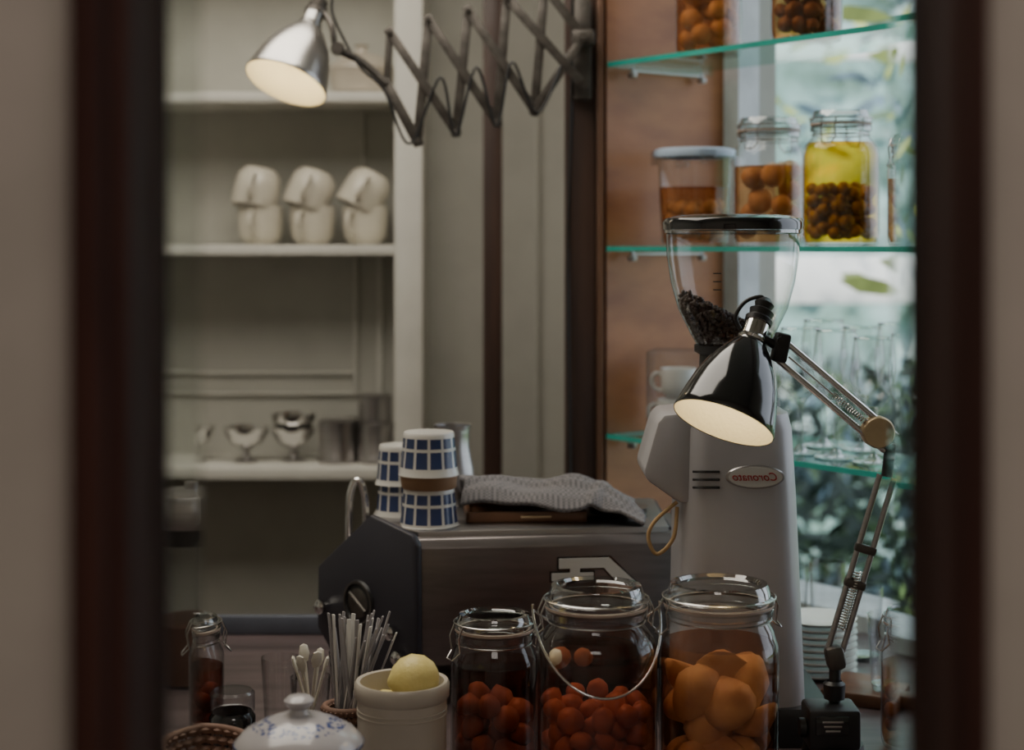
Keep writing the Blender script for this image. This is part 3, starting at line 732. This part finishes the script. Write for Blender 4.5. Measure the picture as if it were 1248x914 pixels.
lathe('weighted_foot', [(0, 0), (0.062, 0), (0.066, 0.006), (0.062, 0.018), (0.045, 0.028), (0.04, 0.06), (0, 0.062)], M['blackm'], lamp, (0.4335, 2.215, CT), seg=40)

wl = empty('scissor_arm_lamp')
YA = 3.22
rim2 = Vector((-0.436, 3.16, 1.913)); up2 = Vector((0.30, 0.38, 0.87)).normalized()
shade(wl, rim2, up2, 1, M['alu'], L=0.135, R=0.081, watt=0.36, neckm=M['alu'], cap=M['oldmetal'])
T = [(-0.240, 2.020), (-0.164, 2.045), (-0.086, 2.063), (-0.010, 2.086), (0.064, 2.110)]
B = [(-0.186, 1.806), (-0.110, 1.824), (-0.030, 1.843), (0.044, 1.866)]
def P3(a, dy=0): return (a[0], YA+dy, a[1])
LW = 0.018
for i in range(4):
    strap('link_back_%d' % i, P3(T[i+1], 0.006), P3(B[i], 0.006), LW, 0.004, M['oldmetal'], wl)
for i in range(3):
    strap('link_front_%d' % i, P3(T[i], -0.002), P3(B[i+1], -0.002), LW, 0.004, M['oldmetal'], wl)
mt = (0.140, 2.010)
strap('link_end_a', P3(T[3], -0.002), P3((0.128, 1.93), -0.002), LW, 0.004, M['oldmetal'], wl)
strap('link_end_b', P3(B[3], 0.0), P3(mt, 0.0), LW, 0.004, M['oldmetal'], wl)
strap('link_end_c', P3(T[4], 0.004), P3(mt, 0.004), LW, 0.004, M['oldmetal'], wl)
strap('link_end_d', P3(T[0], 0.002), P3((-0.246, 1.918), 0.002), 0.014, 0.004, M['oldmetal'], wl)
strap('lamp_arm', P3(B[0]), P3((-0.246, 1.918)), 0.020, 0.005, M['oldmetal'], wl)
tube('lamp_arm_end', [P3((-0.246, 1.918)), P3((-0.295, 1.962)), P3((-0.345, 1.985), -0.02)], 0.008, M['oldmetal'], wl, smooth=True)
tube('lamp_bracket', [(-0.345, 3.20, 1.985), (-0.352, 3.20, 2.03), (-0.372, 3.22, 2.062)], 0.006, M['oldmetal'], wl, smooth=True)
lathe('thumb_screw', [(0, -0.014), (0.012, -0.014), (0.014, 0), (0.012, 0.014), (0, 0.014)], M['oldmetal'], wl, (-0.340, 3.20, 1.985), (math.pi/2, 0, 0), seg=20)
tube('lamp_cable', [tuple(rim2+up2*0.195), (-0.352, 3.22, 2.10), (-0.350, 3.215, 2.05), (-0.30, 3.21, 1.955), (-0.25, 3.21, 1.905), (-0.20, 3.21, 1.80), (-0.14, 3.21, 1.93), (-0.11, 3.21, 1.818), (-0.07, 3.21, 1.95), (-0.03, 3.21, 1.835), (0.0, 3.21, 1.96), (0.05, 3.21, 1.86), (0.11, 3.225, 1.98), (0.12, 3.26, 1.9)], 0.0028, M['blackm'], wl, smooth=True)
for k, a in enumerate(T+B):
    lathe('rivet_%d' % k, [(0, -0.012), (0.006, -0.011), (0.006, 0.011), (0, 0.012)], M['oldmetal'], wl, P3(a), (math.pi/2, 0, 0), seg=14)
box('wall_bracket', (0.034, 0.03, 0.20), (0.140, 3.265, 1.99), M['oldmetal'], wl, 0.005)
tube('bracket_pin', [(0.140, 3.205, 2.01), (0.140, 3.27, 2.01)], 0.008, M['oldmetal'], wl)
box('bracket_knuckle', (0.045, 0.035, 0.030), (0.140, 3.235, 2.01), M['oldmetal'], wl, 0.005)

# ------------------------------------------------------------ jars on the counter
jar((-0.025, 2.31, CT), 0.0615, 0.214, 0.051, M['liqred'], 0.68, M['plum'], 0.019, 0.46, rz=0.5, gap=1.6, smin=0.8, jit=0.12)
jar((0.113, 2.20, CT), 0.0815, 0.277, 0.063, M['liqred'], 0.76, M['cherry'], 0.0175, 0.45, handle=True, rz=0.12, gap=1.55, smin=0.75, jit=0.14)
jar((0.279, 2.215, CT), 0.0805, 0.277, 0.068, M['liqora'], 0.71, M['peach'], 0.034, 0.62, rz=0.3, gap=1.22, smin=0.75, half=0.75, jit=0.08)
jar((-0.478, 2.42, CT), 0.053, 0.185, 0.044, M['liqred'], 0.6, M['dark fruit'], 0.015, 0.4, rz=0.3)
e = empty('floating_fruit', (0.113, 2.20, CT))
blobs('fruit', [(-0.05, -0.045, 0.190, 0.015, (1, 1, 0.9)), (-0.02, -0.058, 0.194, 0.013, (1, 1, 0.9))], M['peach'], e)

# stoneware crock with lemons
e = empty('stoneware_crock', (-0.144, 2.15, CT))
lathe('crock', [(0, 0.0), (0.052, 0), (0.056, 0.006), (0.058, 0.06), (0.0585, 0.138), (0.062, 0.142), (0.0625, 0.158), (0.060, 0.162), (0.055, 0.161), (0.053, 0.14), (0.05, 0.02), (0, 0.015)], M['crock'], e, seg=56)
for z in (0.120, 0.126): tube('groove', [(0.0587*math.cos(a*math.pi/24), 0.0587*math.sin(a*math.pi/24), z) for a in range(48)], 0.0008, M['crock'], e, cyc=True, res=6)
def lemon(nm, loc, r, par, rot=(0.3, 1.2, 0.2)):
    return lathe(nm, [(0, -1.10*r), (0.12*r, -1.08*r), (0.24*r, -1.0*r), (0.58*r, -0.82*r), (0.88*r, -0.47*r), (r, 0), (0.88*r, 0.48*r), (0.57*r, 0.83*r), (0.2*r, 0.98*r), (0, 1.0*r)], M['lemon'], par, loc, rot, ang=180, seg=32)
e = empty('lemon_pile', (-0.144, 2.15, CT))
lemon('lemon', (0.017, -0.012, 0.166), 0.0325, e, (0.2, 1.45, 0.25)); lemon('lemon_b', (-0.022, 0.010, 0.120), 0.026, e, (0.9, 0.8, 2)); lemon('lemon_c', (0.012, -0.01, 0.10), 0.032, e); lemon('lemon_d', (0.0, 0.0, 0.052), 0.031, e)

# sugar bowl
e = empty('sugar_bowl', (-0.253, 1.95, CT))
lathe('bowl', [(0, 0), (0.042, 0), (0.046, 0.006), (0.040, 0.014), (0.058, 0.05), (0.068, 0.09), (0.070, 0.130), (0.072, 0.134), (0.066, 0.134), (0.06, 0.09), (0, 0.02)], M['floral'], e, seg=56)
lathe('lid', [(0.074, 0.134), (0.077, 0.138), (0.076, 0.143), (0.066, 0.154), (0.048, 0.164), (0.028, 0.172), (0.012, 0.175), (0.009, 0.180), (0.016, 0.186), (0.018, 0.191), (0.012, 0.196), (0, 0.197)], M['floral'], e, seg=56)
tube('lid_band', [(0.0765*math.cos(a*math.pi/24), 0.0765*math.sin(a*math.pi/24), 0.140) for a in range(48)], 0.0014, M['blue'], e, cyc=True, res=6)
tube('ear', [(0.066, 0, 0.115), (0.085, 0, 0.118), (0.092, 0, 0.10), (0.080, 0, 0.08), (0.063, 0, 0.075)], 0.004, M['white'], e, smooth=True)
tube('ear_b', [(-0.066, 0, 0.115), (-0.085, 0, 0.118), (-0.092, 0, 0.10), (-0.080, 0, 0.08), (-0.063, 0, 0.075)], 0.004, M['white'], e, smooth=True)

# woven basket
def basket(loc, R, H, name, par=None, turns=9):
    e = empty(name, loc)
    nst = 28
    for k in range(turns):
        z = 0.004+H*k/(turns-1)*0.93; rr = R*(0.82+0.18*k/(turns-1))
        pts = []
        for a in range(nst*4):
            w = 2*math.pi*a/(nst*4)
            q = rr+0.0025*math.cos(w*nst+(math.pi if k % 2 else 0))
            pts.append((q*math.cos(w), q*math.sin(w), z))
        tube('weave_%d' % k, pts, H/turns*0.45, M['wicker'], e, cyc=True, res=5)
    for a in range(nst):
        w = 2*math.pi*a/nst
        tube('stake_%d' % a, [(R*0.82*math.cos(w), R*0.82*math.sin(w), 0.002), (R*math.cos(w), R*math.sin(w), H)], 0.0016, M['wicker'], e, res=5)
    lathe('bottom', [(0, 0.001), (R*0.80, 0.001), (R*0.80, 0.004), (0, 0.004)], M['wicker'], e)
    tube('rim', [(R*1.01*math.cos(a*math.pi/24), R*1.01*math.sin(a*math.pi/24), H) for a in range(48)], 0.005, M['wicker'], e, cyc=True, res=8)
    return e
basket((-0.405, 2.06, CT), 0.074, 0.105, 'wicker_basket')

# coffee stirrer / sugar sticks in a small woven cup
e = basket((-0.232, 2.30, CT), 0.030, 0.085, 'stirrer_holder', turns=8)
for k in range(40):
    a = random.uniform(0, 6.28); q = 0.016*math.sqrt(random.random())
    lx = random.uniform(-0.020, 0.066); ly = random.uniform(-0.02, 0.02)
    b0 = Vector((q*math.cos(a)-lx*0.15, q*math.sin(a), 0.015)); b1 = Vector((q*math.cos(a)+lx, q*math.sin(a)+ly, random.uniform(0.18, 0.218)))
    d_ = b1-b0
    box('stick_%d' % k, (0.0062, 0.0024, d_.length), (b0+b1)/2, M['paper'] if k % 4 else M['white'], e, 0.0006, d_.to_track_quat('Z', 'Y'))
# glasses with spoons
e = tumbler((-0.290, 2.36, CT), 0.029, 0.112, 'spoon_glass')
for k in range(6):
    a = k*1.05; lx = 0.020*math.cos(a); ly = 0.02*math.sin(a)
    b0 = Vector((-lx*0.5, -ly*0.5, 0.014)); b1 = Vector((lx*1.1, ly*1.1, 0.128+0.006*(k % 3)))
    tube('spoon_handle_%d' % k, [b0, b1], 0.0022, M['ceramic'], e)
    q = (b1-b0).to_track_quat('Z', 'Y')
    lathe('spoon_head_%d' % k, [(0, -0.013), (0.005, -0.011), (0.0085, 0), (0.006, 0.011), (0, 0.014)], M['ceramic'], e, b1, q, seg=16, sy=0.4)
tumbler((-0.345, 2.44, CT), 0.028, 0.12)
tumbler((-0.285, 2.47, CT), 0.028, 0.11)
tumbler((-0.255, 2.55, CT), 0.03, 0.10)
e = empty('lidded_jar', (-0.402, 2.36, CT))
lathe('pot', [(0, 0), (0.030, 0), (0.033, 0.004), (0.033, 0.055), (0.028, 0.062)], M['black'], e)
lathe('cap', [(0.030, 0.062), (0.032, 0.063), (0.032, 0.088), (0.028, 0.092), (0, 0.092)], M['plastic'], e)
# canister-shaped stand-in for the espresso machine's reflection, far left
e = empty('reflection_standin', (-0.605, 2.76, CT))
lathe('can', [(0, 0), (0.072, 0), (0.075, 0.004), (0.075, 0.262), (0.072, 0.262)], M['plastic'], e)
lathe('standin_fill', [(0, 0.004), (0.070, 0.004), (0.070, 0.10), (0, 0.105)], M['dark fruit'], e)
lathe('standin_band', [(0.0757, 0.235), (0.077, 0.235), (0.077, 0.262), (0.0757, 0.262)], M['blackm'], e)
lathe('standin_top', [(0, 0.262), (0.078, 0.262), (0.080, 0.270), (0.079, 0.30), (0.07, 0.315), (0.03, 0.320), (0.012, 0.322), (0.012, 0.332), (0, 0.334)], M['steel'], e)

# right side: plates, board and glasses behind the grinder
e = empty('plate_stack', (0.520, 2.80, CT))
for k in range(9):
    z = k*0.011
    lathe('plate_%d' % k, [(0, z), (0.040, z), (0.044, z+0.003), (0.066, z+0.008), (0.068, z+0.0105), (0.062, z+0.0105), (0.040, z+0.006), (0, z+0.005)], M['white'], e, seg=40)
tumbler((0.505, 2.98, CT), 0.034, 0.15); tumbler((0.620, 2.90, CT), 0.036, 0.13); tumbler((0.580, 3.02, CT), 0.034, 0.15)
e = empty('cutting_board', (0.62, 2.63, CT), -0.5)
box('board', (0.22, 0.13, 0.022), (0, 0, 0.011), M['board'], e, 0.004)
box('grip', (0.06, 0.035, 0.022), (0.13, 0, 0.011), M['board'], e, 0.006)
tumbler((0.60, 2.62, CT+0.0225), 0.033, 0.12)
jar((0.590, 2.40, CT), 0.05, 0.20, 0.042, M['liqamb'], 0.6, M['plum'], 0.015, 0.5, rz=0.3)

# ------------------------------------------------------------ garden outside
mg2, t2, o2 = nt('garden_backdrop_leaves'); N, L = t2.nodes, t2.links
pb = N.new('ShaderNodeBsdfPrincipled'); pb.inputs['Roughness'].default_value = 0.9
tc = N.new('ShaderNodeTexCoord'); nz = N.new('ShaderNodeTexNoise'); nz.inputs['Scale'].default_value = 2.2; nz.inputs['Detail'].default_value = 4
L.new(tc.outputs['Object'], nz.inputs['Vector']); cr = N.new('ShaderNodeValToRGB')
E = cr.color_ramp.elements
E[0].position = 0.34; E[0].color = (0.13, 0.22, 0.18, 1); E[1].position = 0.48; E[1].color = (0.30, 0.47, 0.45, 1)
x_ = E.new(0.58); x_.color = (0.47, 0.63, 0.64, 1); x_ = E.new(0.70); x_.color = (0.74, 0.81, 0.80, 1)
L.new(nz.outputs['Fac'], cr.inputs[0]); L.new(cr.outputs[0], pb.inputs['Base Color']); L.new(pb.outputs[0], o2.inputs[0])
plan('garden_ground', [(CP.x+0.13, 4.45), (9, -4), (12, 12), (-3, 12), (-3, 4.45)], -0.1, -0.05, mat('grass', (0.12, 0.20, 0.06), 0.9, var=0.3))
vs = []; fs = []; NX, NZ = 70, 50
for j in range(NZ+1):
    for i in range(NX+1):
        vs.append((-1+7*i/NX, 8.0+random.uniform(-0.12, 0.12), -0.06+5.2*j/NZ))
for j in range(NZ):
    for i in range(NX):
        q = j*(NX+1)+i; fs.append((q, q+1, q+NX+2, q+NX+1))
me = D.meshes.new('garden_hedge'); me.from_pydata(vs, [], fs); add('garden_hedge', me, mg2, ang=180)
lm = [mat('leaf_green', (0.12, 0.21, 0.10), 0.5, var=0.3), mat('leaf_lime', (0.46, 0.54, 0.15), 0.5, var=0.2), mat('leaf_teal', (0.18, 0.28, 0.34), 0.5, var=0.3), mat('leaf_dark', (0.035, 0.06, 0.05), 0.6)]
bm = bmesh.new()
def leaf(c, Ln, wd, yaw, pitch, mi, roll=0.0):
    R_ = Matrix.Rotation(yaw, 3, 'Z') @ Matrix.Rotation(pitch, 3, 'Y') @ Matrix.Rotation(roll, 3, 'X')
    pts = [(0, 0, 0), (Ln*0.3, wd*0.5, 0), (Ln*0.65, wd*0.42, 0), (Ln, 0, 0), (Ln*0.65, -wd*0.42, 0), (Ln*0.3, -wd*0.5, 0)]
    v = [bm.verts.new(Vector(c)+R_ @ Vector(p)) for p in pts]
    f = bm.faces.new(v); f.material_index = mi
for _ in range(3200):
    y = random.uniform(5.2, 6.4)
    x = y*random.uniform(0.11, 0.36)+random.uniform(-0.2, 0.3)
    lowp = random.random() < 0.90
    z = random.uniform(0.0, 1.15) if lowp else random.uniform(1.6, 3.4)
    mi = random.choice((0, 0, 2, 3, 3, 3, 3)) if lowp else random.choice((0, 1, 2, 1, 2))
    leaf((x, y, z), random.uniform(0.07, 0.16), random.uniform(0.02, 0.045), random.uniform(0, 6.3), random.uniform(-0.9, 0.9), mi, random.uniform(0.6, 2.4))
for _ in range(7):
    leaf((random.uniform(0.85, 1.05), random.uniform(4.5, 4.9), random.choice((random.uniform(1.50, 1.58), random.uniform(2.1, 2.25)))), 0.20, 0.05, random.uniform(-0.3, 0.3), random.uniform(0.0, 0.4), 1, 1.3)
me = D.meshes.new('garden_foliage'); bm.to_mesh(me); bm.free(); add('garden_foliage', me, lm, smooth=False)
e = empty('garden_fence')
wf = mat('fence_white', (0.85, 0.86, 0.84), 0.6, var=0.03)
box('rail_low', (4.2, 0.05, 0.20), (2.3, 6.9, 1.46), wf, e, 0.005)
box('rail_high', (4.2, 0.05, 0.09), (2.3, 6.9, 2.43), wf, e, 0.005)
for k in range(3): box('post_%d' % k, (0.08, 0.08, 2.7), (0.3+k*1.95, 6.97, 1.29), wf, e, 0.005)

# ------------------------------------------------------------ light
W = D.worlds.new('World'); SC.world = W; W.use_nodes = True
bg = W.node_tree.nodes['Background']; bg.inputs[0].default_value = (0.80, 0.88, 1.0, 1); bg.inputs[1].default_value = 2.1
sd = D.lights.new('sun', 'SUN'); sd.energy = 5.5; sd.angle = 0.02; sd.color = (1, 0.95, 0.87)
so = D.objects.new('sun', sd); COL.objects.link(so)
so.rotation_euler = Vector((-0.30, -0.62, 0.85)).to_track_quat('Z', 'Y').to_euler()
def area(nm, loc, size, energy, col, rot=(0, 0, 0)):
    l = D.lights.new(nm, 'AREA'); l.shape = 'RECTANGLE'; l.size, l.size_y = size; l.energy = energy; l.color = col
    o = D.objects.new(nm, l); COL.objects.link(o); o.location = loc; o.rotation_euler = rot; return o
area('added_fill_cafe', (-0.6, 2.75, 2.77), (1.4, 1.5), 33, (1.0, 0.92, 0.80))  # added soft fill at ceiling height, not a known fixture
area('added_fill_hall', (0.2, -0.4, 2.77), (1.6, 1.0), 23, (1.0, 0.91, 0.82))  # added fill behind the camera to brighten the front wall

# ------------------------------------------------------------ camera
cd = D.cameras.new('camera'); co = D.objects.new('camera', cd); COL.objects.link(co)
co.location = (0, 0, EYE); co.rotation_euler = (math.pi/2, 0, 0)
cd.sensor_width = 36; cd.lens = 36*2000/1248; cd.shift_y = -157/1248
cd.dof.use_dof = True; cd.dof.focus_distance = 2.32; cd.dof.aperture_fstop = 2.7
cd.clip_start = 0.05
SC.camera = co
